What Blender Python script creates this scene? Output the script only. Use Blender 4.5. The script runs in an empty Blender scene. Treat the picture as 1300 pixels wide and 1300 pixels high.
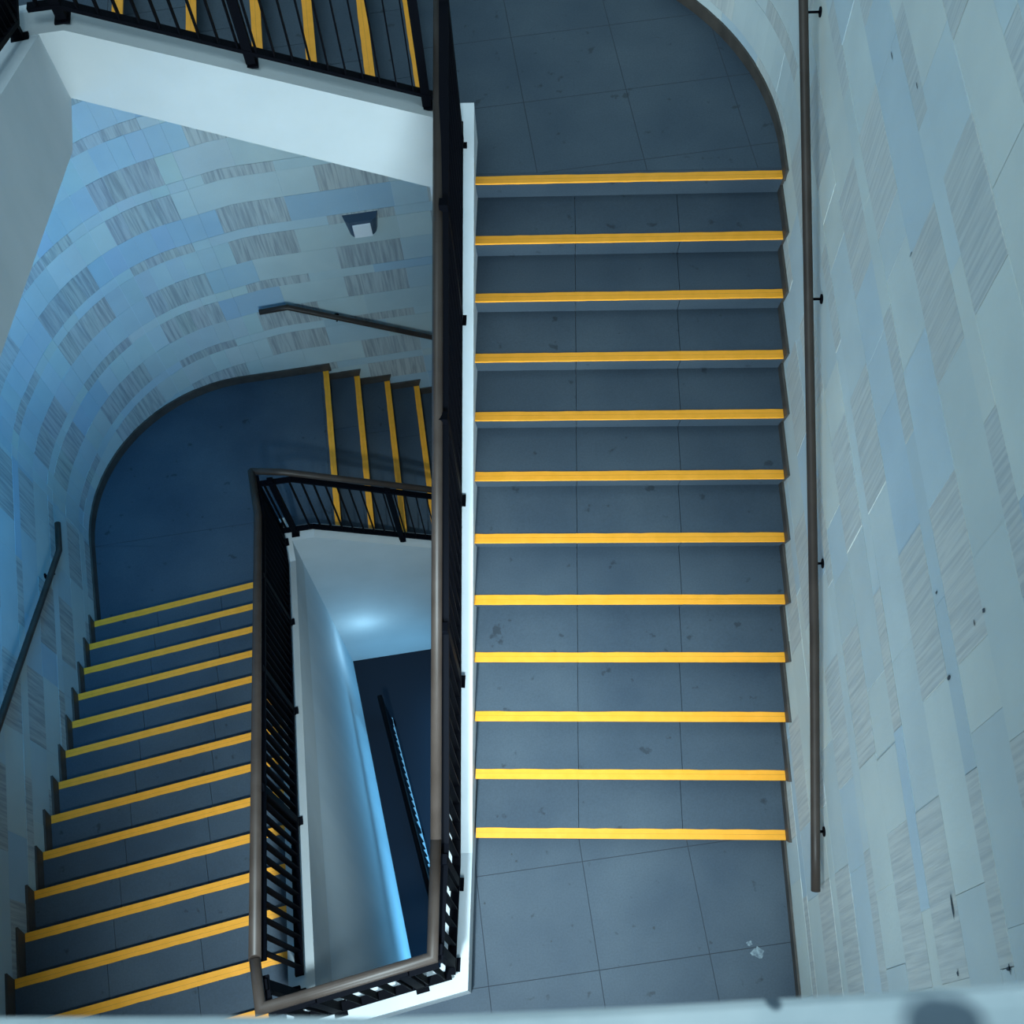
import bpy, bmesh, math, random
from mathutils import Vector, Matrix
R = random.Random(7)
C = bpy.context.scene.collection
PI = math.pi

# ------------------------------------------------------------------ plan of the stairwell
H = 0.17114                     # riser
W = 1.8873                      # clear width of the right flight
PH_L, PH_C = 0.266823, 0.163113
dL = Vector((-math.sin(PH_L), math.cos(PH_L), 0)); nL = Vector((math.cos(PH_L), math.sin(PH_L), 0))
eC = Vector((math.cos(PH_C), math.sin(PH_C), 0)); nC = Vector((-math.sin(PH_C), math.cos(PH_C), 0))
S0, WL = -0.589338, -3.052728
SC, WC = -1.036910, 5.573998
SL_A, SL_L, SL_C = 0.53419, 0.17114 / 0.3, 0.56627
Z_FAR = -14 * H
Z_TOP = 12 * H
Z_UP = 18 * H
Z_GROUND = -5.476
Z_LOW = -20 * H

def FA(a, c, z):                # right flight: a runs down towards the near landing, c from the right wall
    return Vector((W - c, 3.519 - a, z))
def FL(a, c, z):                # left flight: a runs down towards the far landing, c from the left wall
    p = dL * (S0 + a) + nL * (WL + c); p.z = z; return p
def FC(a, c, z):                # back flight: a runs down to the right, c from the back wall
    p = eC * (SC + a) + nC * (WC - c); p.z = z; return p

# ------------------------------------------------------------------ materials
def mat(name, col, rough=0.6, metal=0.0, spec=0.5):
    m = bpy.data.materials.new(name); m.use_nodes = True
    b = m.node_tree.nodes['Principled BSDF']
    b.inputs['Base Color'].default_value = (*col, 1); b.inputs['Roughness'].default_value = rough
    b.inputs['Metallic'].default_value = metal
    b.inputs['Specular IOR Level'].default_value = spec
    return m
def nodes(m): return m.node_tree.nodes, m.node_tree.links, m.node_tree.nodes['Principled BSDF']
def noise_col(m, c1, c2, scale, detail=6, mapping=None, lo=.35, hi=.65, rough=None, bump=0.0, bscale=60):
    N, K, b = nodes(m)
    tc = N.new('ShaderNodeTexCoord'); nz = N.new('ShaderNodeTexNoise')
    nz.inputs['Scale'].default_value = scale; nz.inputs['Detail'].default_value = detail
    if mapping:
        mp = N.new('ShaderNodeMapping'); mp.inputs['Scale'].default_value = mapping
        K.new(tc.outputs['Object'], mp.inputs['Vector']); K.new(mp.outputs['Vector'], nz.inputs['Vector'])
    else:
        K.new(tc.outputs['Object'], nz.inputs['Vector'])
    rp = N.new('ShaderNodeValToRGB')
    rp.color_ramp.elements[0].position = lo; rp.color_ramp.elements[1].position = hi
    rp.color_ramp.elements[0].color = (*c1, 1); rp.color_ramp.elements[1].color = (*c2, 1)
    K.new(nz.outputs['Fac'], rp.inputs['Fac']); K.new(rp.outputs['Color'], b.inputs['Base Color'])
    if bump:
        bz = N.new('ShaderNodeTexNoise'); bz.inputs['Scale'].default_value = bscale; bz.inputs['Detail'].default_value = 5
        K.new(tc.outputs['Object'], bz.inputs['Vector'])
        bp = N.new('ShaderNodeBump'); bp.inputs['Strength'].default_value = bump; bp.inputs['Distance'].default_value = .01
        K.new(bz.outputs['Fac'], bp.inputs['Height']); K.new(bp.outputs['Normal'], b.inputs['Normal'])
    return m

def slate(name, k=1.0):
    m = mat(name, (.07, .09, .125), .62, spec=.35)
    N, K, b = nodes(m)
    tc = N.new('ShaderNodeTexCoord')
    n1 = N.new('ShaderNodeTexNoise'); n1.inputs['Scale'].default_value = 1.6; n1.inputs['Detail'].default_value = 7
    n2 = N.new('ShaderNodeTexNoise'); n2.inputs['Scale'].default_value = 90; n2.inputs['Detail'].default_value = 4
    n3 = N.new('ShaderNodeTexNoise'); n3.inputs['Scale'].default_value = 11; n3.inputs['Detail'].default_value = 3
    for n in (n1, n2, n3): K.new(tc.outputs['Object'], n.inputs['Vector'])
    r1 = N.new('ShaderNodeValToRGB')
    r1.color_ramp.elements[0].position = .3; r1.color_ramp.elements[1].position = .72
    r1.color_ramp.elements[0].color = (.041 * k, .067 * k, .099 * k, 1); r1.color_ramp.elements[1].color = (.074 * k, .105 * k, .137 * k, 1)
    K.new(n1.outputs['Fac'], r1.inputs['Fac'])
    mx = N.new('ShaderNodeMix'); mx.data_type = 'RGBA'; mx.blend_type = 'MULTIPLY'; mx.inputs['Factor'].default_value = .35
    r2 = N.new('ShaderNodeValToRGB'); r2.color_ramp.elements[0].position = .3; r2.color_ramp.elements[1].position = .65
    r2.color_ramp.elements[0].color = (.55, .55, .55, 1)
    K.new(n2.outputs['Fac'], r2.inputs['Fac']); K.new(r1.outputs['Color'], mx.inputs['A']); K.new(r2.outputs['Color'], mx.inputs['B'])
    # small dark spots
    r3 = N.new('ShaderNodeValToRGB'); r3.color_ramp.elements[0].position = .27; r3.color_ramp.elements[1].position = .325
    r3.color_ramp.elements[0].color = (.45, .45, .45, 1)
    K.new(n3.outputs['Fac'], r3.inputs['Fac'])
    m2 = N.new('ShaderNodeMix'); m2.data_type = 'RGBA'; m2.blend_type = 'MULTIPLY'; m2.inputs['Factor'].default_value = .8
    K.new(mx.outputs['Result'], m2.inputs['A']); K.new(r3.outputs['Color'], m2.inputs['B'])
    K.new(m2.outputs['Result'], b.inputs['Base Color'])
    bp = N.new('ShaderNodeBump'); bp.inputs['Strength'].default_value = .12; bp.inputs['Distance'].default_value = .004
    K.new(n2.outputs['Fac'], bp.inputs['Height']); K.new(bp.outputs['Normal'], b.inputs['Normal'])
    return m
M_STEP = slate('slate_step', .78)
M_FLOOR = slate('slate_floor', .84)
M_SCUFF = noise_col(mat('pale_scuff', (.2, .25, .28), .8), (.08, .11, .14), (.22, .29, .32), 38)
M_BLOT = mat('dark_blot', (.03, .04, .05), .8)
M_JOINT = mat('slate_joint', (.028, .036, .05), .8)
M_SKIRT = noise_col(mat('brown_stone_skirting', (.05, .042, .036), .6), (.040, .035, .031), (.064, .055, .047), 9)
M_YEL = noise_col(mat('yellow_paint', (.86, .46, .05), .55), (.86, .345, .012), (.93, .375, .022), 14, bump=.15, bscale=180)
M_PLAS = noise_col(mat('white_plaster', (.62, .68, .70), .75), (.42, .455, .465), (.46, .495, .505), 2.2, bump=.06, bscale=40)
M_PAINT = noise_col(mat('white_painted_curb', (.7, .75, .78), .7), (.53, .59, .62), (.58, .63, .66), 3, bump=.04, bscale=40)
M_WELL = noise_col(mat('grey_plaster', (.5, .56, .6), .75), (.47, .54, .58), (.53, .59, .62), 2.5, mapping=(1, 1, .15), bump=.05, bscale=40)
M_BLACK = mat('black_steel', (.0015, .002, .004), .65, .0, .04)
M_BRONZE = noise_col(mat('bronze_handrail', (.05, .042, .038), .42, .0, .24), (.030, .022, .018), (.042, .032, .027), 6)
M_GROUT = mat('tile_grout', (.50, .62, .70), .9)
M_GROUTD = mat('dark_tile_grout', (.13, .18, .22), .9)
M_CEIL = mat('grey_soffit', (.5, .54, .57), .8)
M_LAMP = mat('lamp_grey_metal', (.06, .10, .15), .4, .3)
M_DIFF = mat('lamp_white_cover', (.72, .76, .78), .4)

def tile_material(name, streak, dark=.76, fine=30):
    m = mat(name, (.4, .48, .53), .7, spec=.3)
    N, K, b = nodes(m)
    tc = N.new('ShaderNodeTexCoord')
    at = N.new('ShaderNodeVertexColor'); at.layer_name = 'tone'
    n = N.new('ShaderNodeTexNoise'); n.inputs['Detail'].default_value = 6
    mp = N.new('ShaderNodeMapping')
    K.new(tc.outputs['Object'], mp.inputs['Vector']); K.new(mp.outputs['Vector'], n.inputs['Vector'])
    rp = N.new('ShaderNodeValToRGB')
    mx = N.new('ShaderNodeMix'); mx.data_type = 'RGBA'; mx.blend_type = 'MULTIPLY'; mx.inputs['Factor'].default_value = 1
    if streak:
        mp.inputs['Scale'].default_value = (fine, fine, 1.9); n.inputs['Scale'].default_value = 1.3; n.inputs['Distortion'].default_value = .5
        rp.color_ramp.elements[0].position = .36; rp.color_ramp.elements[1].position = .60
        rp.color_ramp.elements[0].color = (dark, dark + .01, dark + .03, 1); rp.color_ramp.elements[1].color = (1.03, 1.02, 1.0, 1)
    else:
        n.inputs['Scale'].default_value = 2.6
        rp.color_ramp.elements[0].position = .3; rp.color_ramp.elements[1].position = .7
        rp.color_ramp.elements[0].color = (.92, .93, .95, 1); rp.color_ramp.elements[1].color = (1.05, 1.04, 1.03, 1)
    K.new(n.outputs['Fac'], rp.inputs['Fac'])
    K.new(at.outputs['Color'], mx.inputs['A']); K.new(rp.outputs['Color'], mx.inputs['B'])
    K.new(mx.outputs['Result'], b.inputs['Base Color'])
    bp = N.new('ShaderNodeBump'); bp.inputs['Strength'].default_value = .35 if streak else .12; bp.inputs['Distance'].default_value = .006
    n2 = N.new('ShaderNodeTexNoise'); n2.inputs['Scale'].default_value = 1.0 if streak else 45
    n2.inputs['Detail'].default_value = 5
    if streak: K.new(mp.outputs['Vector'], n2.inputs['Vector'])
    else: K.new(tc.outputs['Object'], n2.inputs['Vector'])
    K.new(n2.outputs['Fac'], bp.inputs['Height']); K.new(bp.outputs['Normal'], b.inputs['Normal'])
    return m
M_TILE = tile_material('smooth_stone_tile', False)
M_TSTR = tile_material('streaked_stone_tile', True, .66, 34)
M_TSTR_R = tile_material('finely_streaked_stone_tile', True, .82, 46)
M_CHIP = mat('dark_chip', (.03, .05, .07), .8)

# ------------------------------------------------------------------ mesh helpers
def obj(name, bm, mats, parent=None):
    bmesh.ops.recalc_face_normals(bm, faces=bm.faces[:])
    me = bpy.data.meshes.new(name); bm.to_mesh(me); bm.free()
    for m in (mats if isinstance(mats, (list, tuple)) else [mats]): me.materials.append(m)
    o = bpy.data.objects.new(name, me); C.objects.link(o)
    if parent is not None:
        o.parent = parent; o.matrix_parent_inverse = Matrix.Translation(-parent.location)
    return o
def thing(name, label, cat, loc, group=None):
    o = bpy.data.objects.new(name, None); C.objects.link(o); o.location = loc; o.empty_display_size = .2
    o['label'] = label; o['category'] = cat
    if group: o['group'] = group
    return o
def struct(o, label=None):
    o['kind'] = 'structure'
    if label: o['label'] = label; o['category'] = label.split('|')[0]
    return o
def setting(name, bm, mats, label, cat):
    o = obj(name, bm, mats); o['kind'] = 'structure'; o['label'] = label; o['category'] = cat
    return o
def prism(bm, pts0, pts1, mi=0):
    a = [bm.verts.new(p) for p in pts0]; b = [bm.verts.new(p) for p in pts1]
    n = len(a); fs = [bm.faces.new(a), bm.faces.new(b[::-1])]
    for i in range(n):
        fs.append(bm.faces.new((a[i], b[i], b[(i + 1) % n], a[(i + 1) % n])))
    for f in fs: f.material_index = mi
    return fs
def profile(bm, F, prof, c0, c1, mi=0):             # prof: (a, z) outline swept across from c0 to c1
    return prism(bm, [F(a, c0, z) for a, z in prof], [F(a, c1, z) for a, z in prof], mi)
def slab(bm, plan, z0, z1, mi=0):
    return prism(bm, [Vector((p[0], p[1], z0)) for p in plan], [Vector((p[0], p[1], z1)) for p in plan], mi)
def bar(bm, p, q, w, t, side, mi=0):                # rectangular bar p->q; w along side, t across
    p, q = Vector(p), Vector(q); ax = (q - p).normalized()
    s = Vector(side); s = (s - ax * s.dot(ax)).normalized(); u = ax.cross(s)
    off = [s * w / 2 + u * t / 2, -s * w / 2 + u * t / 2, -s * w / 2 - u * t / 2, s * w / 2 - u * t / 2]
    return prism(bm, [p + o for o in off], [q + o for o in off], mi)
def tube(bm, pts, r, n=14, flat=1.0):
    pts = [Vector(p) for p in pts]; rings = []
    for i, p in enumerate(pts):
        t0 = (p - pts[i - 1]).normalized() if i else (pts[1] - p).normalized()
        t1 = (pts[i + 1] - p).normalized() if i + 1 < len(pts) else t0
        t = (t0 + t1).normalized(); k = 1 / max(.5, math.sqrt(max(0.01, (1 + t0.dot(t1)) / 2)))
        s = t.cross(Vector((0, 0, 1))); s.normalize(); u = s.cross(t)
        rings.append([bm.verts.new(p + s * r * math.cos(2 * PI * j / n) * k + u * r * flat * math.sin(2 * PI * j / n)) for j in range(n)])
    for a, b in zip(rings, rings[1:]):
        for j in range(n):
            f = bm.faces.new((a[j], a[(j + 1) % n], b[(j + 1) % n], b[j])); f.smooth = True
    bm.faces.new(rings[0]); bm.faces.new(rings[-1][::-1])

# ------------------------------------------------------------------ stairs
def flight(name, label, F, noses, c_in, c_out, wall_skirt, rr, slabs=3, landing_nose=True, under=None):
    """noses: list of (a, z) of every nosing from the top down; the first is the landing edge above the flight."""
    root = thing(name, label, 'stairs', F(noses[-1][0], (c_in + c_out) / 2, noses[-1][1]))
    RK = .052
    wid = c_out - c_in
    for j, (a, z) in enumerate(noses):
        back = noses[j - 1][0] - RK if j else a - .075
        bm = bmesh.new()
        prof = [(back - .004, z), (a - .004, z), (a, z - .004), (a, z - .012), (a - RK, z - H), (a - RK, z - H - .03), (back - .004, z - .05)]
        ns = slabs if j else 1
        for k in range(ns):
            g = .0016
            profile(bm, F, prof, c_in + wid * k / ns + (g if k else 0), c_in + wid * (k + 1) / ns - (g if k < ns - 1 else 0))
        st = obj('step', bm, M_STEP, root)
        # two bands of yellow paint along the nosing, hand-finished edges
        bm = bmesh.new(); n = 26; q0 = c_in + wall_skirt; q1 = c_out - .002
        seam = .030 + rr.uniform(-.002, .002)
        for (x0, x1) in ((.0575, seam + .0004), (seam - .0004, -.0018)):
            v = []
            for i in range(n + 1):
                c = q0 + (q1 - q0) * i / n
                j0 = rr.uniform(-.0018, .0018) if x0 > .05 else 0
                jj = rr.uniform(-.0012, .0012)
                col = [bm.verts.new(F(a - x0 + j0, c, z + .0025)), bm.verts.new(F(a - x1, c, z + .0025))]
                if x1 < 0: col.append(bm.verts.new(F(a + .0018, c, z - .009 + jj)))
                v.append(col)
            for p, q in zip(v, v[1:]):
                for i in range(len(p) - 1): bm.faces.new((p[i], p[i + 1], q[i + 1], q[i]))
        obj('nosing_strip', bm, M_YEL, st)
    return root
def skirting(root, F, noses, side_c, thick, hgt=.092, tail=.02):
    bm = bmesh.new(); RK = .052
    for j, (a, z) in enumerate(noses):
        if j == 0: continue
        b = noses[j - 1][0]
        prof = [(b - RK - .01, z + hgt), (a + .030, z + hgt), (a + .030 - RK * 1.0, z + hgt - H), (a - .2, z - .12), (b - RK - .01, z - .03)]
        profile(bm, F, prof, side_c, side_c + thick)
    return obj('skirting', bm, M_SKIRT, root)

# right flight: 12 nosings, each measured
A_Y = [3.519, 3.197, 2.893, 2.568, 2.2545, 1.931, 1.593, 1.260, .954, .636, .326, .008]
nosA = [(3.519 - y, (12 - i) * H) for i, y in enumerate(A_Y)]
rr = random.Random(3)
fa = flight('stair_flight', 'straight right-hand flight of twelve grey steps with yellow nosings beside the tall tiled wall', FA, nosA, 0.0, W + .005, .016, rr)
bm = bmesh.new()
for j in range(1, 12):
    b, z = nosA[j - 1][0], nosA[j][1]; a = nosA[j][0]
    profile(bm, FA, [(b - .045, z + .092), (a + .034, z + .092), (a + .034 - .052, z + .092 - H), (a - .2, z - .14), (b - .045, z - .05)], -.004, .015)
profile(bm, FA, [(-.25, Z_TOP + .092), (.034, Z_TOP + .092), (-.018, Z_TOP + .092 - H), (-.1, Z_TOP - .14), (-.25, Z_TOP - .1)], -.004, .015)
obj('skirting', bm, M_SKIRT, fa)
# curb (stringer) on the well side; its edge runs very slightly off square like the built one
def xa(y): return -.015 + .0100 * y
def cap_line_A(y): return H + SL_A * y + .12
bm = bmesh.new()
Y0, Y1, YK = -.10, 3.70, -.10
ztop = Z_TOP + .265
yk2 = (ztop - H - .12) / SL_A
def curbA(inner):
    o = 0 if inner else -.16
    pr_ = [(-.10, cap_line_A(-.10)), (3.87, cap_line_A(3.87)), (3.87, Z_TOP - .30), (3.6, Z_TOP - .42), (-.10, -.32), (-.10, -.3)]
    return [Vector((xa(y) + o, y, z)) for y, z in pr_]
prism(bm, curbA(True), curbA(False))
obj('stringer', bm, M_PAINT, fa)
bm = bmesh.new()                                     # sloping soffit under the flight
prism(bm, [Vector((x, 3.5, Z_TOP - .26)) for x in (-.02, W)] + [Vector((x, 3.5, Z_TOP - .38)) for x in (W, -.02)],
      [Vector((x, .06, H - .24)) for x in (-.02, W)] + [Vector((x, .06, H - .36)) for x in (W, -.02)])
obj('soffit', bm, M_CEIL, fa)

# left flight: 14 nosings
nosL = [(j * .3, -j * H) for j in range(14)]
fl = flight('stair_flight', 'darker left-hand flight of slanting steps running down to the curved landing', FL, nosL, 0.0, 1.79, .017, rr)
skirting(fl, FL, nosL, -.006, .022, .105)
CURB_L0, CURB_L1 = 1.785, 1.945
zc_near, zc_far = .245, Z_FAR + .246
sk = (.12 - zc_near) / SL_L; sk2 = (.12 - zc_far) / SL_L
bm = bmesh.new()
profile(bm, FL, [(-.233, zc_near), (sk, zc_near), (sk2, zc_far), (4.46, zc_far), (4.46, zc_far - .42), (sk2 + .1, zc_far - .45), (.0, -.42), (-.233, -.38)], CURB_L0, CURB_L1)
obj('stringer', bm, M_PLAS, fl)
bm = bmesh.new()
prism(bm, [FL(0, 0, -.26), FL(0, 1.79, -.26), FL(0, 1.79, -.36), FL(0, 0, -.36)], [FL(4.2, 0, -.26 - 4.2 * SL_L), FL(4.2, 1.79, -.26 - 4.2 * SL_L), FL(4.2, 1.79, -.36 - 4.2 * SL_L), FL(4.2, 0, -.36 - 4.2 * SL_L)])
obj('soffit', bm, M_CEIL, fl)

# back flight (lower), 6 nosings, turning under the right flight
nosC = [(m * .3022, Z_FAR - m * H) for m in range(6)]
CURB_C0, CURB_C1 = 1.95, 2.105
fc = flight('stair_flight', 'short back flight of four visible steps descending right under the right-hand flight', FC, nosC, 0.0, 1.955, .017, rr)
skirting(fc, FC, nosC, -.006, .022, .10)
kc = (.12 - .246) / SL_C
bm = bmesh.new()
profile(bm, FC, [(-.56, zc_far + .0012), (kc, zc_far + .0012), (1.60, Z_FAR - 1.60 * SL_C + .12), (1.60, Z_FAR - 1.60 * SL_C - .33), (-.3, Z_FAR - .17), (-.56, zc_far - .42)], CURB_C0, CURB_C1)
obj('stringer', bm, M_PLAS, fc)
bm = bmesh.new()
prism(bm, [FC(0, 0, Z_FAR - .26), FC(0, 1.96, Z_FAR - .26), FC(0, 1.96, Z_FAR - .36), FC(0, 0, Z_FAR - .36)], [FC(1.8, 0, Z_LOW - .08), FC(1.8, 1.96, Z_LOW - .08), FC(1.8, 1.96, Z_LOW - .2), FC(1.8, 0, Z_LOW - .2)])
obj('soffit', bm, M_CEIL, fc)

# upper back flight, 6 nosings, above the curved wall
UC = [-.161, .190, .519, .800, 1.122, 1.414]
nosU = [(s, Z_UP - m * H) for m, s in enumerate(UC)]
fu = flight('stair_flight', 'upper flight with thick yellow nosings behind black bars at top left', FC, nosU, 0.0, 1.95, .017, rr)
skirting(fu, FC, nosU, -.006, .022, .10)
bm = bmesh.new()
profile(bm, FC, [(-.60, 3.4365), (-.305, 3.4365), (1.445, 2.5865), (1.445, 2.02), (1.362, 2.069), (-.421, 3.045), (-.60, 3.045)], 1.925, 2.10)
obj('stringer', bm, M_PLAS, fu)
bm = bmesh.new()
prism(bm, [FC(-.1, 0, Z_UP - .27), FC(-.1, 1.93, Z_UP - .27), FC(-.1, 1.93, Z_UP - .34), FC(-.1, 0, Z_UP - .34)], [FC(1.4, 0, Z_TOP - .09), FC(1.4, 1.93, Z_TOP - .09), FC(1.4, 1.93, Z_TOP - .16), FC(1.4, 0, Z_TOP - .16)])
obj('soffit', bm, M_CEIL, fu)

# upper left flight, only its well face shows
nosV = [(3.62 - m * .36, Z_UP + (m + 1) * H) for m in range(14)][::-1]
fv = thing('stair_flight', 'plain grey side of the upper left flight cut off by the left picture edge', 'stairs', FL(3.6, .9, Z_UP))
for j, (a, z) in enumerate(nosV):
    back = nosV[j - 1][0] - .05 if j else a - .36
    bm = bmesh.new()
    profile(bm, FL, [(back, z), (a, z), (a, z - .015), (a - .05, z - H), (a - .05, z - H - .05), (back, z - .06)], 0.0, 1.80)
    st = obj('step', bm, M_STEP, fv)
    bm = bmesh.new(); profile(bm, FL, [(a - .056, z + .0025), (a + .002, z + .0025), (a + .002, z - .009), (a - .056, z)], .003, 1.795)
    obj('nosing_strip', bm, M_YEL, st)
def vtop(s): return 3.409 + (4.234 - s) * .465 - .0
bm = bmesh.new()
profile(bm, FL, [(4.44, 3.435), (4.19, 3.435), (-1.15, 3.435 + 5.34 * .465), (-1.15, 3.095 + 4.909 * .4545 - .02), (3.759, 3.085), (4.25, 3.03), (4.44, 3.03)], 1.785, 1.955)
obj('stringer', bm, M_PAINT, fv)
bm = bmesh.new()
prism(bm, [FL(-1.0, 0, 5.20), FL(-1.0, 1.79, 5.20), FL(-1.0, 1.79, 5.08), FL(-1.0, 0, 5.08)], [FL(3.75, 0, 3.2), FL(3.75, 1.79, 3.2), FL(3.75, 1.79, 3.09), FL(3.75, 0, 3.09)])
obj('soffit', bm, M_CEIL, fv)

# ------------------------------------------------------------------ curved wall plan
corner = dL * 0
def solve(u, v):                                    # plan point at u from the left wall, v from the back wall
    # nL.p = WL+u ; nC.p = WC-v
    a, b, c, d_ = nL.x, nL.y, nC.x, nC.y; det = a * d_ - b * c; r1, r2 = WL + u, WC - v
    return Vector(((r1 * d_ - b * r2) / det, (a * r2 - r1 * c) / det, 0))
cor = solve(0, 0); RB = 1.55
TH0, TH1 = math.atan2(dL.y, dL.x), math.atan2(eC.y, eC.x)
TB = RB * math.tan((TH0 - TH1) / 2)
pL, pB = cor - dL * TB, cor + eC * TB                # tangent points
cen = pL + nL * RB
sB = pB.dot(eC) - SC                                 # tangent point in back-wall run
arcB = RB * (TH0 - TH1)
def wall_bl(s, off=0.0):                             # back wall -> curve -> left wall; s falls to the left
    if s >= sB:
        p = eC * (SC + s) + nC * (WC - off)
    elif s >= sB - arcB:
        th = math.atan2(nC.y, nC.x) + (sB - s) / RB
        p = cen + Vector((math.cos(th), math.sin(th), 0)) * (RB - off)
    else:
        p = pL - dL * (sB - arcB - s) + nL * off
    return p
RT = 2.15; YT = 3.72; cenT = Vector((W - RT, YT, 0))
def wall_rt(y, off=0.0):                             # right wall -> curve at the top landing
    if y <= YT: return Vector((W - off, y, 0))
    th = (y - YT) / RT
    return cenT + Vector((math.cos(th), math.sin(th), 0)) * (RT - off)
ARC_T = 1.235                                        # angle where the curve meets the back wall
drop = lambda s: -.19 * min(2.4, max(0, -.3 - s))

# ------------------------------------------------------------------ stone tile walls
PAL = [(.40, .50, .555), (.37, .48, .56), (.335, .455, .56), (.41, .50, .54), (.42, .505, .545), (.36, .465, .54), (.305, .435, .565)]
STR = [(.385, .435, .478), (.37, .42, .465), (.40, .44, .475), (.36, .415, .465)]
MEAN = (.375, .475, .55); TINT = [1.02, 1.04, .97]
def tone(pal, k=.05, sat=1.0):
    c = R.choice(pal); f = 1 + R.uniform(-k, k); c = [MEAN[i] + (c[i] - MEAN[i]) * sat for i in range(3)]; return (c[0] * f * TINT[0], c[1] * f * TINT[1], c[2] * f * TINT[2], 1)
def tiled_wall(name, label, path, sig0, sig1, z0, z1, col0, per, bw, par, dropf, maxstep, grout, zback0=-6, zback1=9, gapk=1.0, crack=0.0, sat=1.0, facet=None, strk=None, chips=()):
    bm = bmesh.new(); lay = bm.loops.layers.float_color.new('tone')
    # columns along the wall
    cols = []
    k = math.floor((sig0 - col0) / per) - 1
    while col0 + k * per < sig1:
        cols.append((col0 + k * per, col0 + k * per + bw, k, True))
        cols.append((col0 + k * per + bw, col0 + (k + 1) * per, k, False)); k += 1
    T0, B1, B2 = -.297, .112, .295
    n0 = math.floor((z0 - T0) / .7) - 1
    rows = []
    i = n0
    while T0 + .7 * i < z1:
        b = T0 + .7 * i
        rows += [(b - .293, b, i, 'b'), (b, b + .112, i, 't'), (b + .112, b + .407, i, 'b')]; i += 1
    def piece(s0, s1, za, zb, streak, col, first=True):
        s0, s1 = max(s0, sig0), min(s1, sig1)
        if s1 - s0 < .01 or zb < z0 or za > z1: return
        if first and facet and s0 < facet[1]:                  # the curve is faced with narrow flat strips
            cut = [s0]
            q = math.floor((s0 - facet[0]) / facet[2]) + 1
            while facet[0] + q * facet[2] < s1 - .02:
                x = facet[0] + q * facet[2]
                if x > s0 + .02 and x < facet[1]: cut.append(x)
                q += 1
            cut.append(s1)
            if len(cut) > 2:
                for a_, b_ in zip(cut, cut[1:]): piece(a_, b_, za, zb, streak, tuple(min(1, v_ * R.uniform(.975, 1.025)) for v_ in col[:3]) + (1,), False)
                return
        g = R.choice([.0006, .0007, .0008, .001]) * gapk; gz = g
        if crack and R.random() < crack: gz = .0026
        if crack and R.random() < crack * .35: g = .0022
        off = R.uniform(-.0015, .0015) + (.001 if streak else 0)
        n = max(1, math.ceil((s1 - s0) / maxstep)); vs = []
        ss = [s0 + g + (s1 - s0 - 2 * g) * q / n for q in range(n + 1)]
        for s in ss:
            vs.append([Vector(path(s, o)) + Vector((0, 0, z + dropf(s))) for z, o in ((za + gz, off), (zb - gz, off), (za + gz, -.01), (zb - gz, -.01))])
        V = [[bm.verts.new(p) for p in r] for r in vs]
        fs = []
        for p, q in zip(V, V[1:]):
            fs += [bm.faces.new((p[0], q[0], q[1], p[1])), bm.faces.new((p[1], q[1], q[3], p[3])), bm.faces.new((p[0], p[2], q[2], q[0]))]
        fs += [bm.faces.new((V[0][0], V[0][1], V[0][3], V[0][2])), bm.faces.new((V[-1][0], V[-1][2], V[-1][3], V[-1][1]))]
        for f in fs:
            f.material_index = 1 if streak else 0
            for l in f.loops: l[lay] = col
    for (za, zb, ri, kind) in rows:
        segs = []; start = cols[0][0]
        for (sa, sb, k, block) in cols:
            isR = (ri + k + par) % 2 == 0
            if block and ((kind == 'b') if isR else (kind == 't')):
                if sa > start + .01: segs.append((start, sa, False))
                segs.append((sa, sb, True)); start = sb
        segs.append((start, cols[-1][1], False))
        for (sa, sb, streak) in segs:
            if streak: piece(sa, sb, za, zb, True, tone(STR, .05, sat * .6 if strk else sat)); continue
            x = sa; last = None
            while x < sb - .001:
                w_ = R.choice([.31, .455, .61, .61, .91]) if kind == 'b' else R.choice([.61, .91, 1.2])
                e_ = x + w_ if x + w_ < sb - .2 else sb
                c1 = tone(PAL, .04, sat) if last is None or R.random() < .75 else last
                piece(x, e_, za, zb, False, c1); x = e_; last = c1
    for (cy, cz, ry, rz_) in chips:                  # small dark chips and scratches in the stone
        f = bm.faces.new([bm.verts.new(Vector(path(cy + ry * math.cos(a_) * R.uniform(.6, 1.1), .0035)) + Vector((0, 0, cz + rz_ * math.sin(a_) * R.uniform(.6, 1.1)))) for a_ in [2 * PI * q / 9 for q in range(9)]])
        f.material_index = 3
    # backing wall with its own thickness
    ng = max(1, math.ceil((sig1 - sig0) / maxstep)); prev = None
    for q in range(ng + 1):
        s = sig0 + (sig1 - sig0) * q / ng
        r = [bm.verts.new(Vector(path(s, o)) + Vector((0, 0, z))) for o, z in ((-.005, zback0), (-.005, zback1), (-.25, zback1), (-.25, zback0))]
        fs = []
        if prev:
            for j in range(4): fs.append(bm.faces.new((prev[j], r[j], r[(j + 1) % 4], prev[(j + 1) % 4])))
        if q in (0, ng): fs.append(bm.faces.new(r))
        for f in fs: f.material_index = 2
        prev = r
    o = obj(name, bm, [M_TILE, strk or M_TSTR, grout, M_CHIP]); o['kind'] = 'structure'; o['label'] = label; o['category'] = 'wall'
    return o
CHIPS = [(-.022, 3.223, .010, .024), (-.735, 2.867, .045, .010), (-.946, 2.81, .010, .012), (-.97, 3.278, .006, .024), (-.97, 3.285, .022, .005), (.29, 3.25, .006, .012), (.065, 3.622, .009, .014), (.061, 3.53, .012, .006), (2.418, 3.824, .03, .004), (2.06, 3.98, .02, .004), (1.55, 3.62, .004, .022)]
TINT[:] = (1.30, 1.16, 1.01)
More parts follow.
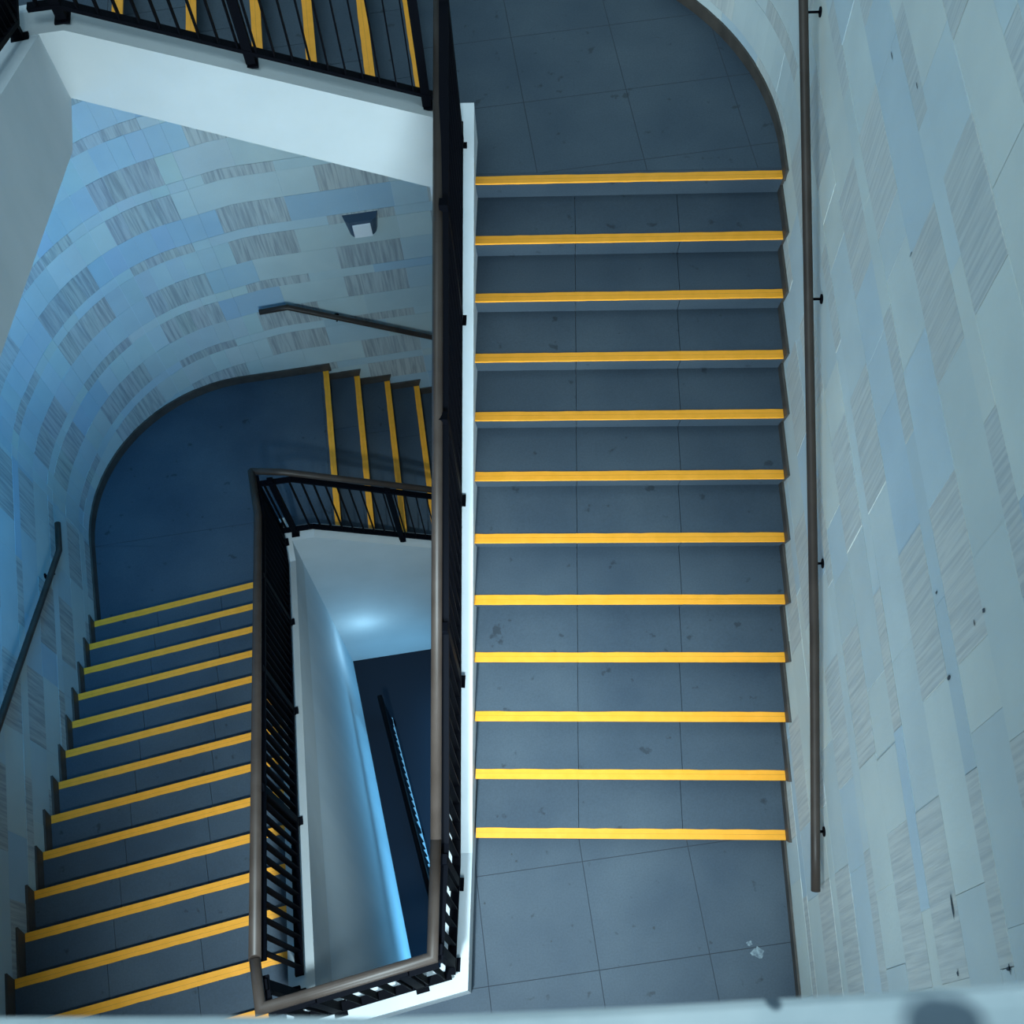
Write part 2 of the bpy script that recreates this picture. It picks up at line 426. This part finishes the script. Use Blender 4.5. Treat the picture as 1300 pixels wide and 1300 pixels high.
tiled_wall('wall_right', 'tall right wall of long pale stone tiles with streaked blocks', wall_rt, -3.2, YT + RT * ARC_T, -.4, 6.3, -.012, .955, .606, 1, lambda s: 0, .16, M_GROUTD, zback0=-6, zback1=9, crack=.16, gapk=1.1, sat=.85, strk=M_TSTR_R, chips=CHIPS)
TINT[:] = (1.02, 1.04, .97)
tiled_wall('wall_back', 'back wall of stone tiles curving round the far landing', wall_bl, sB - arcB, 3.3, -3.7, 3.8, .415, .91, .60, 1, drop, .152, M_GROUT, gapk=1.3, facet=(.415, -.6, .1517))
tiled_wall('wall_left', 'left wall of stone tiles beside the left flight', wall_bl, -9.2, sB - arcB, -3.4, 4.2, .415, .91, .60, 1, drop, .5, M_GROUT, gapk=1.2)

# ------------------------------------------------------------------ landings
def floor_slab(name, plan, z, thick, label, org, ang, gx, gy, marks=()):
    bm = bmesh.new(); f = bm.faces.new([bm.verts.new((p[0], p[1], z)) for p in plan])
    bmesh.ops.recalc_face_normals(bm, faces=bm.faces[:])
    if bm.faces[:][0].normal.z < 0: bmesh.ops.reverse_faces(bm, faces=bm.faces[:])
    ca, sa = math.cos(ang), math.sin(ang)
    for k in range(-14, 15):
        for nx, ny, g in ((ca, sa, gx), (-sa, ca, gy)):
            geo = bm.verts[:] + bm.edges[:] + bm.faces[:]
            bmesh.ops.bisect_plane(bm, geom=geo, plane_co=(org[0] + nx * g * k, org[1] + ny * g * k, z), plane_no=(nx, ny, 0))
    top = bm.faces[:]
    r = bmesh.ops.inset_individual(bm, faces=top, thickness=.0022, depth=.0022, use_even_offset=True)
    for q in r['faces']: q.material_index = 1
    q = random.Random(11)
    for (x, y, r_, mi) in marks:                     # scrapes and spots on the slabs
        fs = slab(bm, [(x + r_ * q.uniform(.45, 1) * math.cos(2 * PI * i / 16), y + r_ * q.uniform(.45, 1) * math.sin(2 * PI * i / 16)) for i in range(16)], z + .001, z + .0027, mi)
    n = len(plan)
    bot = [bm.verts.new((p[0], p[1], z - thick)) for p in plan]; tp = [bm.verts.new((p[0], p[1], z - .0005)) for p in plan]
    fs = [bm.faces.new(bot)]
    for i in range(n): fs.append(bm.faces.new((bot[i], bot[(i + 1) % n], tp[(i + 1) % n], tp[i])))
    for q in fs: q.material_index = 2
    me = bpy.data.meshes.new(name); bm.to_mesh(me); bm.free()
    for m in (M_FLOOR, M_JOINT, M_CEIL, M_SCUFF, M_BLOT): me.materials.append(m)
    o = bpy.data.objects.new(name, me); C.objects.link(o)
    o['kind'] = 'structure'; o['label'] = label; o['category'] = 'floor'
    return o
ANG = math.radians(8.4)
pcn = FL(-.233, 1.945, 0)
near = [(-.03, .075), (W, .075), (W, -3.2)] + [tuple(FL(s, 0, 0)[:2]) for s in (-2.6, -.08)] + [tuple(FL(-.08, 1.80, 0)[:2]), tuple(FL(-.22, 1.80, 0)[:2]), (-.03, -.83)]
floor_slab('floor_near', near, -.0022, .3, 'near grey slab landing at the foot of the right flight', (-.005, -.196), ANG, .66, .625, [(1.674, -.613, .045, 3), (1.63, -.56, .02, 3), (.456, -.562, .007, 4), (1.07, -.48, .012, 4), (.24, -.10, .011, 4), (.21, -.06, .007, 4), (.05, -.35, .009, 4)])
far = [tuple(FL(s, 0, 0)[:2]) for s in (3.835, 4.3)] + [tuple(wall_bl(sB - arcB * q / 14, .0)[:2]) for q in range(14, -1, -1)] + [tuple(FC(-.08, 0, 0)[:2]), tuple(FC(-.08, 2.0, 0)[:2]), tuple(solve(1.80, 2.0)[:2]), tuple(FL(3.835, 1.80, 0)[:2])]
floor_slab('floor_far', far, Z_FAR - .0022, .3, 'dark landing with a curved edge below the tiled wall', tuple(pL[:2]), PH_C, 30, 30)
top = [(-.02, 3.598), (W, 3.598), (W, YT)] + [tuple((cenT + Vector((math.cos(a * ARC_T / 14), math.sin(a * ARC_T / 14), 0)) * RT)[:2]) for a in range(1, 15)] + [tuple(FC(1.352, 0, 0)[:2]), tuple(FC(1.352, 1.94, 0)[:2]), (-.02, 3.72)]
floor_slab('floor_top', top, Z_TOP - .0022, .3, 'grey slab landing at the head of the right flight', (.306, 4.21), ANG, .66, .62)
up = [tuple(FL(s, 0, 0)[:2]) for s in (3.6, 4.3)] + [tuple(wall_bl(sB - arcB * q / 14, .0)[:2]) for q in range(14, -1, -1)] + [tuple(FC(-.241, 0, 0)[:2]), tuple(FC(-.241, 1.94, 0)[:2]), tuple(solve(1.80, 1.94)[:2]), tuple(FL(3.6, 1.80, 0)[:2])]
floor_slab('floor_upper', up, Z_UP - .0022, .055, 'upper curved landing hidden behind the top left railing', tuple(pL[:2]), PH_C, .8, .8)
low = [tuple(FC(1.46, 0, 0)[:2]), (1.88, 5.6), (1.88, 3.3), (-.1, 3.3), tuple(FC(1.46, 1.95, 0)[:2])]
floor_slab('floor_low', low, Z_LOW, .2, 'lower landing in the dark under the right flight', (0, 0), ANG, .8, .8)
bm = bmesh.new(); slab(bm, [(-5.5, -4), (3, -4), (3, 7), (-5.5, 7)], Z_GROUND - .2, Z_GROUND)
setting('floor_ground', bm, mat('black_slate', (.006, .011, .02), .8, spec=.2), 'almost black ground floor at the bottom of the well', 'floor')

# skirting along the landings
def run_skirt(name, path, s0, s1, z, n, label, hgt=.09, th=.014):
    bm = bmesh.new(); prev = None
    for q in range(n + 1):
        s = s0 + (s1 - s0) * q / n
        r = [bm.verts.new(Vector(path(s, o)) + Vector((0, 0, zz))) for o, zz in ((.0, z - .01), (th, z - .01), (th, z + hgt), (.0, z + hgt))]
        if prev:
            for j in range(4): bm.faces.new((prev[j], r[j], r[(j + 1) % 4], prev[(j + 1) % 4]))
        if q in (0, n): bm.faces.new(r)
        prev = r
    o = obj(name, bm, M_SKIRT); o['kind'] = 'structure'; o['label'] = label; o['category'] = 'skirting'; return o
sl0 = sB - arcB - (pL.dot(dL) - S0 - 3.85)
run_skirt('baseboard_far', wall_bl, sl0, .03, Z_FAR, 40, 'brown skirting round the dark curved landing', .105, .02)
run_skirt('baseboard_top', wall_rt, 3.5, YT + RT * ARC_T, Z_TOP, 30, 'brown skirting round the curved edge of the top landing')
run_skirt('baseboard_near', wall_rt, -3.0, .04, 0, 4, 'thin brown skirting along the near landing')

# ------------------------------------------------------------------ curb round the near edge of the well, walls under the flights
bm = bmesh.new()
prism(bm, [Vector((*FL(-.233, CURB_L0 + .003, 0)[:2], z)) for z in (.245, -.38)][::1] + [Vector((*FL(-.075, CURB_L0 + .003, 0)[:2], z)) for z in (-.38, .245)],
      [Vector((*p, z)) for p, z in (((-.0155, -.853), .245), ((-.0155, -.853), -.38), ((-.0155 , -.853 + .163), -.38), ((-.0155, -.853 + .163), .245))])
prism(bm, [Vector((x, -.80, z)) for x, z in ((-.0162, .2442), (-.176, .2442), (-.176, -.379), (-.0162, -.379))], [Vector((x, -.097, z)) for x, z in ((-.0162, .2392), (-.176, .2392), (-.176, -.379), (-.0162, -.379))])
setting('trim_near_curb', bm, M_PAINT, 'white plaster curb round the near corner of the well', 'curb')
bm = bmesh.new()
a0, a1 = -.23, 4.44
def lo_L(s): return min(-.40, -.42 - (s) * (zc_far - .45 + .42) / -(sk2 + .1)) if s < sk2 + .1 else zc_far - .45
prof = [(-.233, -.39), (.0, -.425), (sk2 + .1, zc_far - .452), (4.44, zc_far - .43), (4.44, Z_GROUND), (-.233, Z_GROUND)]
profile(bm, FL, prof, CURB_L0 + .02, CURB_L1 - .002)
setting('wall_well_left', bm, M_WELL, 'smooth grey wall dropping below the left flight inside the well', 'wall')
bm = bmesh.new()
profile(bm, FC, [(-.47, zc_far - .425), (-.3, Z_FAR - .175), (1.60, Z_FAR - 1.60 * SL_C - .335), (1.60, Z_GROUND), (-.47, Z_GROUND)], CURB_C0 + .02, CURB_C1 - .002)
setting('wall_well_back', bm, M_PLAS, 'pale wall at the back of the well lit by a blue lamp', 'wall')

# ------------------------------------------------------------------ railings
def flat_baluster(root, p, q, along):
    bm = bmesh.new(); side = Vector((0, 0, 1)).cross(along).normalized()
    bar(bm, p, q, .04, .008, side); return obj('baluster', bm, M_BLACK, root)
def post(root, p, q, along, w=.05, t=.045):
    bm = bmesh.new(); side = Vector((0, 0, 1)).cross(along).normalized()
    bar(bm, p, q, t, w, side)
    b = Vector(p); bar(bm, b, b + Vector((0, 0, .012)), .085, .075, side)
    return obj('post', bm, M_BLACK, root)
def railing(name, label, rail_pts, base_pts, posts, n_bal, lift=.085, r=.029, bal_range=(0, 1), topdrop=.10, hand=None, foot=None):
    """rail_pts: handrail centre line; base_pts: curb top line beneath it (same point count)."""
    root = thing(name, label, 'railing', base_pts[0])
    bm = bmesh.new(); tube(bm, rail_pts, r); obj('handrail', bm, hand or M_BRONZE, root)
    up_ = Vector((0, 0, 1))
    def blerp(pts, t):
        L = [(b - a).length for a, b in zip(pts, pts[1:])]; tot = sum(L); x = t * tot
        for i, l in enumerate(L):
            if x <= l or i == len(L) - 1: return pts[i].lerp(pts[i + 1], x / l if l else 0), (pts[i + 1] - pts[i])
            x -= l
    base = [Vector(p) for p in base_pts]; rail = [Vector(p) for p in rail_pts]
    # bottom and top flat bars follow the rail line
    for nm, dz in (('bottom_rail', None), ('top_bar', 1)):
        bm = bmesh.new()
        line = [b + up_ * lift for b in base] if dz is None else [Vector((b.x, b.y, rr_.z - topdrop)) for b, rr_ in zip(base, rail)]
        for a, b in zip(line, line[1:]):
            al = Vector((b.x - a.x, b.y - a.y, 0)); bar(bm, a, b, .05, .022, up_.cross(al))
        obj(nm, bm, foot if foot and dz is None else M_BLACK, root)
    topl = [Vector((b.x, b.y, rr_.z - topdrop)) for b, rr_ in zip(base, rail)]
    def top_at(t): return blerp(topl, t)[0]
    for t in posts:
        b, al = blerp(base, t); al = Vector((al.x, al.y, 0)); tp = top_at(t)
        z_top = tp.z + topdrop - r - .022
        post(root, b, Vector((b.x, b.y, z_top)), al)
    k0, k1 = bal_range
    for i in range(n_bal):
        t = k0 + (k1 - k0) * (i + .5) / n_bal
        if any(abs(t - p) * sum((b - a).length for a, b in zip(base, base[1:])) < .045 for p in posts): continue
        b, al = blerp(base, t); al = Vector((al.x, al.y, 0))
        flat_baluster(root, b + up_ * lift, Vector((b.x, b.y, top_at(t).z)), al)
    return root
RC = 1.06                                            # handrail centre above the nosing line
ZN = 1.13                                            # level handrail over the near landing
def xr(y): return -.081 + .0100 * (y - 1.8)
# right flight
yk = (ZN - H - RC) / SL_A; y_end = 3.76
ykt = (ZN - RC - H) / SL_A
pA = [Vector((xr(ykt) - .036, ykt, ZN)), Vector((xr(4.2) - .018, 4.2, H + SL_A * 4.2 + RC))]
bA = [Vector((xr(ykt), ykt, max(.24, cap_line_A(ykt)))), Vector((xr(3.7), 3.7, cap_line_A(3.7)))]
# keep the two lines in step
pA_top = Vector((xr(3.98) - .030, 3.98, H + SL_A * 3.98 + RC)); bA[1] = Vector((xr(3.72), 3.72, cap_line_A(3.70)))
LA = 3.72 - ykt
railing('stair_railing', 'long black railing with brown handrail on the well side of the right flight', [pA[0], pA_top], bA,
        [(y - ykt) / LA for y in (.80, 1.76, 2.72, 3.66)], 42)
# near landing corner rail
cN = Vector((-.118, -.775, 0)); cN2 = FL(-.135, 1.868, 0)
rail_pts = [Vector((xr(ykt) - .036, ykt, ZN)), Vector((cN.x - .008, cN.y + .01, ZN)), Vector((*FL(-.13, 1.858, 0)[:2], ZN)), Vector((*FL(.105, 1.862, 0)[:2], ZN))]
base_pts = [Vector((xr(ykt), ykt, .2435)), Vector((cN.x + .012, cN.y - .005, .245)), Vector((*FL(-.145, 1.872, 0)[:2], .245)), Vector((*FL(.03, 1.872, 0)[:2], .21))]
tot = sum((b - a).length for a, b in zip(base_pts, base_pts[1:])); l1 = (base_pts[1] - base_pts[0]).length
l2 = l1 + (base_pts[2] - base_pts[1]).length
railing('landing_railing', 'short black railing above the white curb at the near corner of the well', rail_pts, base_pts,
        [.055, (l1 - .06) / tot, (l1 + .18) / tot, (l2 - .22) / tot, (l2 + .13) / tot], 17)
# left flight
sk_ = .12
p0 = Vector((*FL(.105, 1.862, 0)[:2], ZN)); sE = (RC + .02 - (Z_FAR + 1.13)) / SL_L
def zL(s): return -s * SL_L
LL1 = 4.33
pl = [p0, Vector((*FL(LL1, 1.845, 0)[:2], Z_FAR + 1.19))]
zl0, zl1 = ZN, Z_FAR + 1.19
sfar = 4.10
zr = lambda s: -s * SL_L + RC + .13
pl = [p0, Vector((*FL(3.9, 1.858, 0)[:2], zL(3.9) + RC + .13)), Vector((*FL(4.36, 1.858, 0)[:2], zL(3.95) + RC + .13))]
bl = [Vector((*FL(.105, 1.872, 0)[:2], zL(.105) + .12)), Vector((*FL(3.9, 1.872, 0)[:2], zL(3.9) + .12)), Vector((*FL(4.36, 1.872, 0)[:2], zc_far))]
tl = sum((b - a).length for a, b in zip(bl, bl[1:]))
fr = lambda s: (s - .105) / 4.255
railing('stair_railing', 'black railing with dense bars on the well side of the darker left flight', pl, bl, [fr(s) for s in (1.163, 2.162, 3.177, 4.20)], 46, r=.032)
# back flight, lower
zR = zL(3.95) + RC + .13
cc0 = FC(-.46, 2.035, 0)
rp = [Vector((*FL(4.36, 1.848, 0)[:2], zR)), Vector((*FC(-.26, 2.01, 0)[:2], zR)), Vector((*FC(1.62, 2.01, 0)[:2], zR - 1.88 * SL_C))]
bp_ = [Vector((*solve(1.872, 2.03)[:2], zc_far)), Vector((*FC(kc, 2.03, 0)[:2], zc_far)), Vector((*FC(1.60, 2.03, 0)[:2], Z_FAR - 1.6 * SL_C + .12))]
tb = sum((b - a).length for a, b in zip(bp_, bp_[1:]))
railing('stair_railing', 'short black railing with thin bars in front of the lower back flight', rp, bp_, [.05, .50, .95], 22)
# back flight, upper
def cu(s): return 3.435 - max(0, s + .305) * .4857
ru = [Vector((*FC(-.45, 2.0, 0)[:2], 3.435 + .95)), Vector((*FC(-.305, 2.0, 0)[:2], 3.435 + .95)), Vector((*FC(1.50, 2.0, 0)[:2], cu(1.50) + .95))]
bu = [Vector((*FC(-.45, 2.012, 0)[:2], 3.435)), Vector((*FC(-.305, 2.012, 0)[:2], 3.435)), Vector((*FC(1.47, 2.012, 0)[:2], cu(1.47)))]
railing('stair_railing', 'black railing with thin bars along the white edge of the upper flight', ru, bu, [.065, .50, .965], 22)
# upper left flight
def cv(s): return 3.435 + max(0, 4.19 - s) * .465
rv = [Vector((*FL(4.40, 1.86, 0)[:2], 4.385)), Vector((*FL(4.19, 1.86, 0)[:2], 4.385)), Vector((*FL(-1.1, 1.86, 0)[:2], cv(-1.1) + .95))]
bv = [Vector((*FL(4.40, 1.872, 0)[:2], 3.435)), Vector((*FL(4.19, 1.872, 0)[:2], 3.435)), Vector((*FL(-1.1, 1.872, 0)[:2], cv(-1.1)))]
railing('stair_railing', 'black railing corner cut off at the top left edge of the photo', rv, bv, [.04, .22, .40, .59, .78, .97], 60)
# ground floor railing in the dark
g0, g1 = FL(3.35, 2.25, Z_GROUND), FL(.6, 2.37, Z_GROUND)
railing('floor_railing', 'dark blue railing down on the ground floor at the bottom of the well', [Vector((*g0[:2], Z_GROUND + .9)), Vector((*g1[:2], Z_GROUND + .9))], [Vector((*g0[:2], Z_GROUND)), Vector((*g1[:2], Z_GROUND))], [.02, .5, .98], 34, lift=.06, hand=M_BLACK, foot=M_WELL)  # pale bottom rail: light catching this edge is put into its colour

# ------------------------------------------------------------------ wall handrails
def wall_rail(label, pts, r, brackets, inward, wall_pt):
    root = thing('wall_handrail', label, 'handrail', pts[0])
    bm = bmesh.new(); tube(bm, pts, r); obj('rail', bm, M_BRONZE, root)
    for p in brackets:
        p = Vector(p); bm = bmesh.new(); w = wall_pt(p)
        tube(bm, [p + Vector((0, 0, -r - .002)), p + Vector((0, 0, -r - .03)), Vector((w.x, w.y, p.z - r - .03))], .0065, 8)
        n_ = (w - p); n_.z = 0; n_.normalize(); c0 = Vector((w.x, w.y, p.z - r - .03)) - n_ * .006
        side = n_.cross(Vector((0, 0, 1))); ring = [[], []]
        for j in range(14):
            o_ = side * .026 * math.cos(2 * PI * j / 14) + Vector((0, 0, .026 * math.sin(2 * PI * j / 14)))
            ring[0].append(c0 + o_); ring[1].append(c0 + n_ * .012 + o_)
        prism(bm, ring[0], ring[1]); obj('bracket', bm, M_BLACK, root)
    return root
XR = 1.822
def rz(y): return H + SL_A * y + 1.06
ra, rb = Vector((1.778, 4.05, rz(4.05))), Vector((1.826, .75, rz(.75)))
def rp_(y):
    k = (y - .75) / 3.3
    x = 1.829 - .047 * max(0, k) ** 1.0
    return Vector((x, y, rz(y)))
wall_rail('long brown tube handrail on brackets along the tall right wall', [rp_(y) for y in (-.41, -.13, .75, 1.3, 2.2, 3.0, 3.66, 4.05)], .0245,
          [rp_(y) for y in (-.13, 1.10, 2.31, 3.62)], None, lambda p: Vector((W, p.y, p.z)))
def lw(s, z): return FL(s, .08, z)
wall_rail('short dark handrail bent at its top beside the left flight', [lw(4.471, -1.328), lw(4.19, -1.322), lw(2.28, -.128), lw(.2, 1.17)], .026,
          [lw(3.9, -1.14), lw(1.6, .295), lw(.4, 1.045)], None, lambda p: p - nL * .08)
def bw_(s, z): return FC(s, .08, z)
wall_rail('dark bent handrail on the curved back wall above the lower steps', [bw_(-.445, -1.235), bw_(-.172, -1.222), bw_(1.133, -2.0), bw_(1.9, -2.46)], .027,
          [bw_(.25, -1.474), bw_(1.5, -2.22)], None, lambda p: p + nC * .08)

# ------------------------------------------------------------------ wall lamp
wlamp = thing('wall_lamp', 'small dark wedge-shaped lamp with pale front on the curved tiled wall', 'lamp', FC(.70, 0, -.3))
zt, zb = -.205, -.40
def lp(s, v, z): return FC(s, v, z)
bm = bmesh.new()
prism(bm, [lp(.545, .0, zt), lp(.565, .07, zt), lp(.60, .10, zt), lp(.81, .10, zt), lp(.845, .07, zt), lp(.865, .0, zt)],
          [lp(.575, .0, zb), lp(.59, .055, zb), lp(.615, .085, zb), lp(.795, .085, zb), lp(.82, .055, zb), lp(.835, .0, zb)])
obj('housing', bm, M_LAMP, wlamp)
bm = bmesh.new()
prism(bm, [lp(.625, .101, zt - .035), lp(.785, .101, zt - .035), lp(.785, .088, zb - .002), lp(.625, .088, zb - .002)],
          [lp(.625, .111, zt - .04), lp(.785, .111, zt - .04), lp(.785, .098, zb - .006), lp(.625, .098, zb - .006)])
obj('front_cover', bm, M_DIFF, wlamp)

# ------------------------------------------------------------------ concrete parapet under the camera
def concrete():
    m = mat('stained_concrete', (.6, .65, .67), .8)
    N, K, b = nodes(m)
    tc = N.new('ShaderNodeTexCoord'); n = N.new('ShaderNodeTexNoise'); n.inputs['Scale'].default_value = 9; n.inputs['Detail'].default_value = 8
    K.new(tc.outputs['Object'], n.inputs['Vector'])
    rp2 = N.new('ShaderNodeValToRGB'); rp2.color_ramp.elements[0].position = .3; rp2.color_ramp.elements[1].position = .7
    rp2.color_ramp.elements[0].color = (.28, .345, .37, 1); rp2.color_ramp.elements[1].color = (.52, .57, .58, 1)
    K.new(n.outputs['Fac'], rp2.inputs['Fac']); last = rp2.outputs['Color']
    n2 = N.new('ShaderNodeTexNoise'); n2.inputs['Scale'].default_value = 22; K.new(tc.outputs['Object'], n2.inputs['Vector'])
    for (px, py, pz, rx, ry, dark, soft) in STAINS:
        mp = N.new('ShaderNodeMapping'); mp.vector_type = 'POINT'
        mp.inputs['Location'].default_value = (-px / rx, -py / ry, 0); mp.inputs['Scale'].default_value = (1 / rx, 1 / ry, 0)
        K.new(tc.outputs['Object'], mp.inputs['Vector'])
        ln = N.new('ShaderNodeVectorMath'); ln.operation = 'LENGTH'; K.new(mp.outputs['Vector'], ln.inputs[0])
        ad = N.new('ShaderNodeMath'); ad.operation = 'MULTIPLY_ADD'; ad.inputs[1].default_value = 1.1; K.new(n2.outputs['Fac'], ad.inputs[0]); 
        sb = N.new('ShaderNodeMath'); sb.operation = 'SUBTRACT'; sb.inputs[1].default_value = .55
        K.new(ln.outputs['Value'], ad.inputs[2]); K.new(ad.outputs[0], sb.inputs[0])
        mr = N.new('ShaderNodeMapRange'); mr.inputs['From Min'].default_value = 1 - soft; mr.inputs['From Max'].default_value = 1 + soft
        mr.inputs['To Min'].default_value = dark; mr.inputs['To Max'].default_value = 0
        K.new(sb.outputs[0], mr.inputs['Value'])
        mx = N.new('ShaderNodeMix'); mx.data_type = 'RGBA'; mx.inputs['B'].default_value = (.035, .06, .085, 1)
        K.new(mr.outputs['Result'], mx.inputs['Factor']); K.new(last, mx.inputs['A']); last = mx.outputs['Result']
    K.new(last, b.inputs['Base Color'])
    return m
ZP = 6.25
STAINS = [(.6420, -1.2500, ZP, .0036, .0042, .95, .25), (.7300, -1.262, ZP, .021, .016, .92, .35)]
PAR = []
bm = bmesh.new()
EDGE = [(-.72, -1.269), (.2196, -1.2633), (.3635, -1.2609), (.4281, -1.2606), (.4793, -1.2581), (.5218, -1.256), (.5852, -1.2524), (.6485, -1.2481), (.6906, -1.2452), (.7327, -1.242), (.7747, -1.2387), (1.88, -1.152)]
n = len(EDGE)
v = []
for x, y in EDGE:
    v.append([bm.verts.new(p) for p in ((x, y, 5.2), (x, y, ZP - .012), (x, y - .004, ZP - .002), (x, y - .012, ZP), (x, -1.55, ZP), (x, -1.55, 5.2))])
for p, q in zip(v, v[1:]):
    for j in range(6): bm.faces.new((p[j], q[j], q[(j + 1) % 6], p[(j + 1) % 6]))
bm.faces.new(v[0]); bm.faces.new(v[-1][::-1])
setting('wall_parapet', bm, concrete(), 'stained pale concrete parapet along the bottom edge of the view', 'parapet')

bm = bmesh.new(); slab(bm, [(-2.45, -2.30), (-.64, -1.80), (-.64, -1.56), (1.88, -1.56), (1.88, -3.2), (-2.2, -3.2)], 5.2, 5.47)
setting('floor_camera', bm, M_CEIL, 'floor of the top storey behind the parapet', 'floor')
bm = bmesh.new(); slab(bm, [(-4.5, -3.2), (1.885, -3.2), (1.885, -3.45), (-4.5, -3.45)], -6, 9)
setting('wall_near', bm, M_WELL, 'plain plaster wall behind the near landing', 'wall')

# ------------------------------------------------------------------ light
world = bpy.data.worlds.new('World'); bpy.context.scene.world = world; world.use_nodes = True
bg = world.node_tree.nodes['Background']; bg.inputs['Color'].default_value = (.55, .83, 1.0, 1); bg.inputs['Strength'].default_value = .38
def area(name, loc, tgt, sx, sy, power, col):
    l = bpy.data.lights.new(name, 'AREA'); l.shape = 'RECTANGLE'; l.size = sx; l.size_y = sy; l.energy = power; l.color = col
    o = bpy.data.objects.new(name, l); C.objects.link(o); o.location = loc
    o.rotation_euler = (Vector(tgt) - Vector(loc)).to_track_quat('-Z', 'Y').to_euler(); return o
wl_ = area('window_light', (.2, -3.1, 2.6), (-.4, 2.0, 1.6), 2.4, 2.0, 118, (.72, .92, 1.0)); wl_.data.spread = math.radians(80)
sl_ = bpy.data.lights.new('downlight', 'SPOT'); sl_.energy = 1250; sl_.color = (.72, .92, 1.0); sl_.spot_size = math.radians(60); sl_.spot_blend = 1; sl_.shadow_soft_size = .12
so_ = bpy.data.objects.new('downlight', sl_); C.objects.link(so_); so_.location = (-.35, -1.75, 5.1)
so_.rotation_euler = (Vector((-.15, -.05, .2)) - so_.location).to_track_quat('-Z', 'Y').to_euler()
area('skylight', (-2.6, .6, 9.2), (1.9, 1.0, 2.2), 6.0, 6.5, 340, (.70, .92, 1.0))
def spot_pt(name, loc, power, col, r=.12):
    l = bpy.data.lights.new(name, 'POINT'); l.energy = power; l.color = col; l.shadow_soft_size = r
    o = bpy.data.objects.new(name, l); C.objects.link(o); o.location = loc; return o
spot_pt('well_lamp', FC(-.12, 2.36, -4.35), 2.6, (.42, .76, 1.0), .1)
area('well_fill_light', (.0, 1.3, -.9), (-1.9, 1.2, -2.6), 2.6, .5, 8, (.70, .92, 1.0))  # added neutral fill for the upper well walls, not an actual fitting
area('well_strip_lamp', (-.45, 1.0, -5.15), (-2.0, .9, -5.2), 3.6, .5, 42, (.16, .58, 1.0))
lb_ = area('left_blue_lamp', FL(2.7, 1.2, 2.8), FL(3.7, -.1, 1.4), 2.6, .4, 60, (.02, .44, 1.0)); lb_.data.spread = 1.8

# ------------------------------------------------------------------ camera
cam = bpy.data.cameras.new('camera'); co = bpy.data.objects.new('camera', cam); C.objects.link(co)
def camrot(p, r, y):
    return Matrix.Rotation(y, 3, 'Z') @ Matrix.Rotation(p, 3, 'X') @ Matrix.Rotation(r, 3, 'Z')
co.matrix_world = Matrix.Translation((.528539, -1.288769, 6.887337)) @ camrot(.487271, -.0921646, .0974506).to_4x4()
cam.sensor_width = 36; cam.lens = 1363.837 / 1300 * 36; cam.clip_start = .02
cam.dof.use_dof = True; cam.dof.focus_distance = 6.5; cam.dof.aperture_fstop = 9
for o in C.objects:                                  # the repeats of one kind
    if o.get('category') == 'stairs': o['group'] = 'flights of the staircase'
    elif o.get('category') == 'railing': o['group'] = 'black bar railings round the well'
    elif o.get('category') == 'handrail': o['group'] = 'handrails fixed to the walls'
sc = bpy.context.scene; sc.camera = co
sc.view_settings.view_transform = 'Standard'; sc.view_settings.look = 'None'; sc.view_settings.gamma = 1
sc.view_settings.exposure = .46; sc.view_settings.use_curve_mapping = False
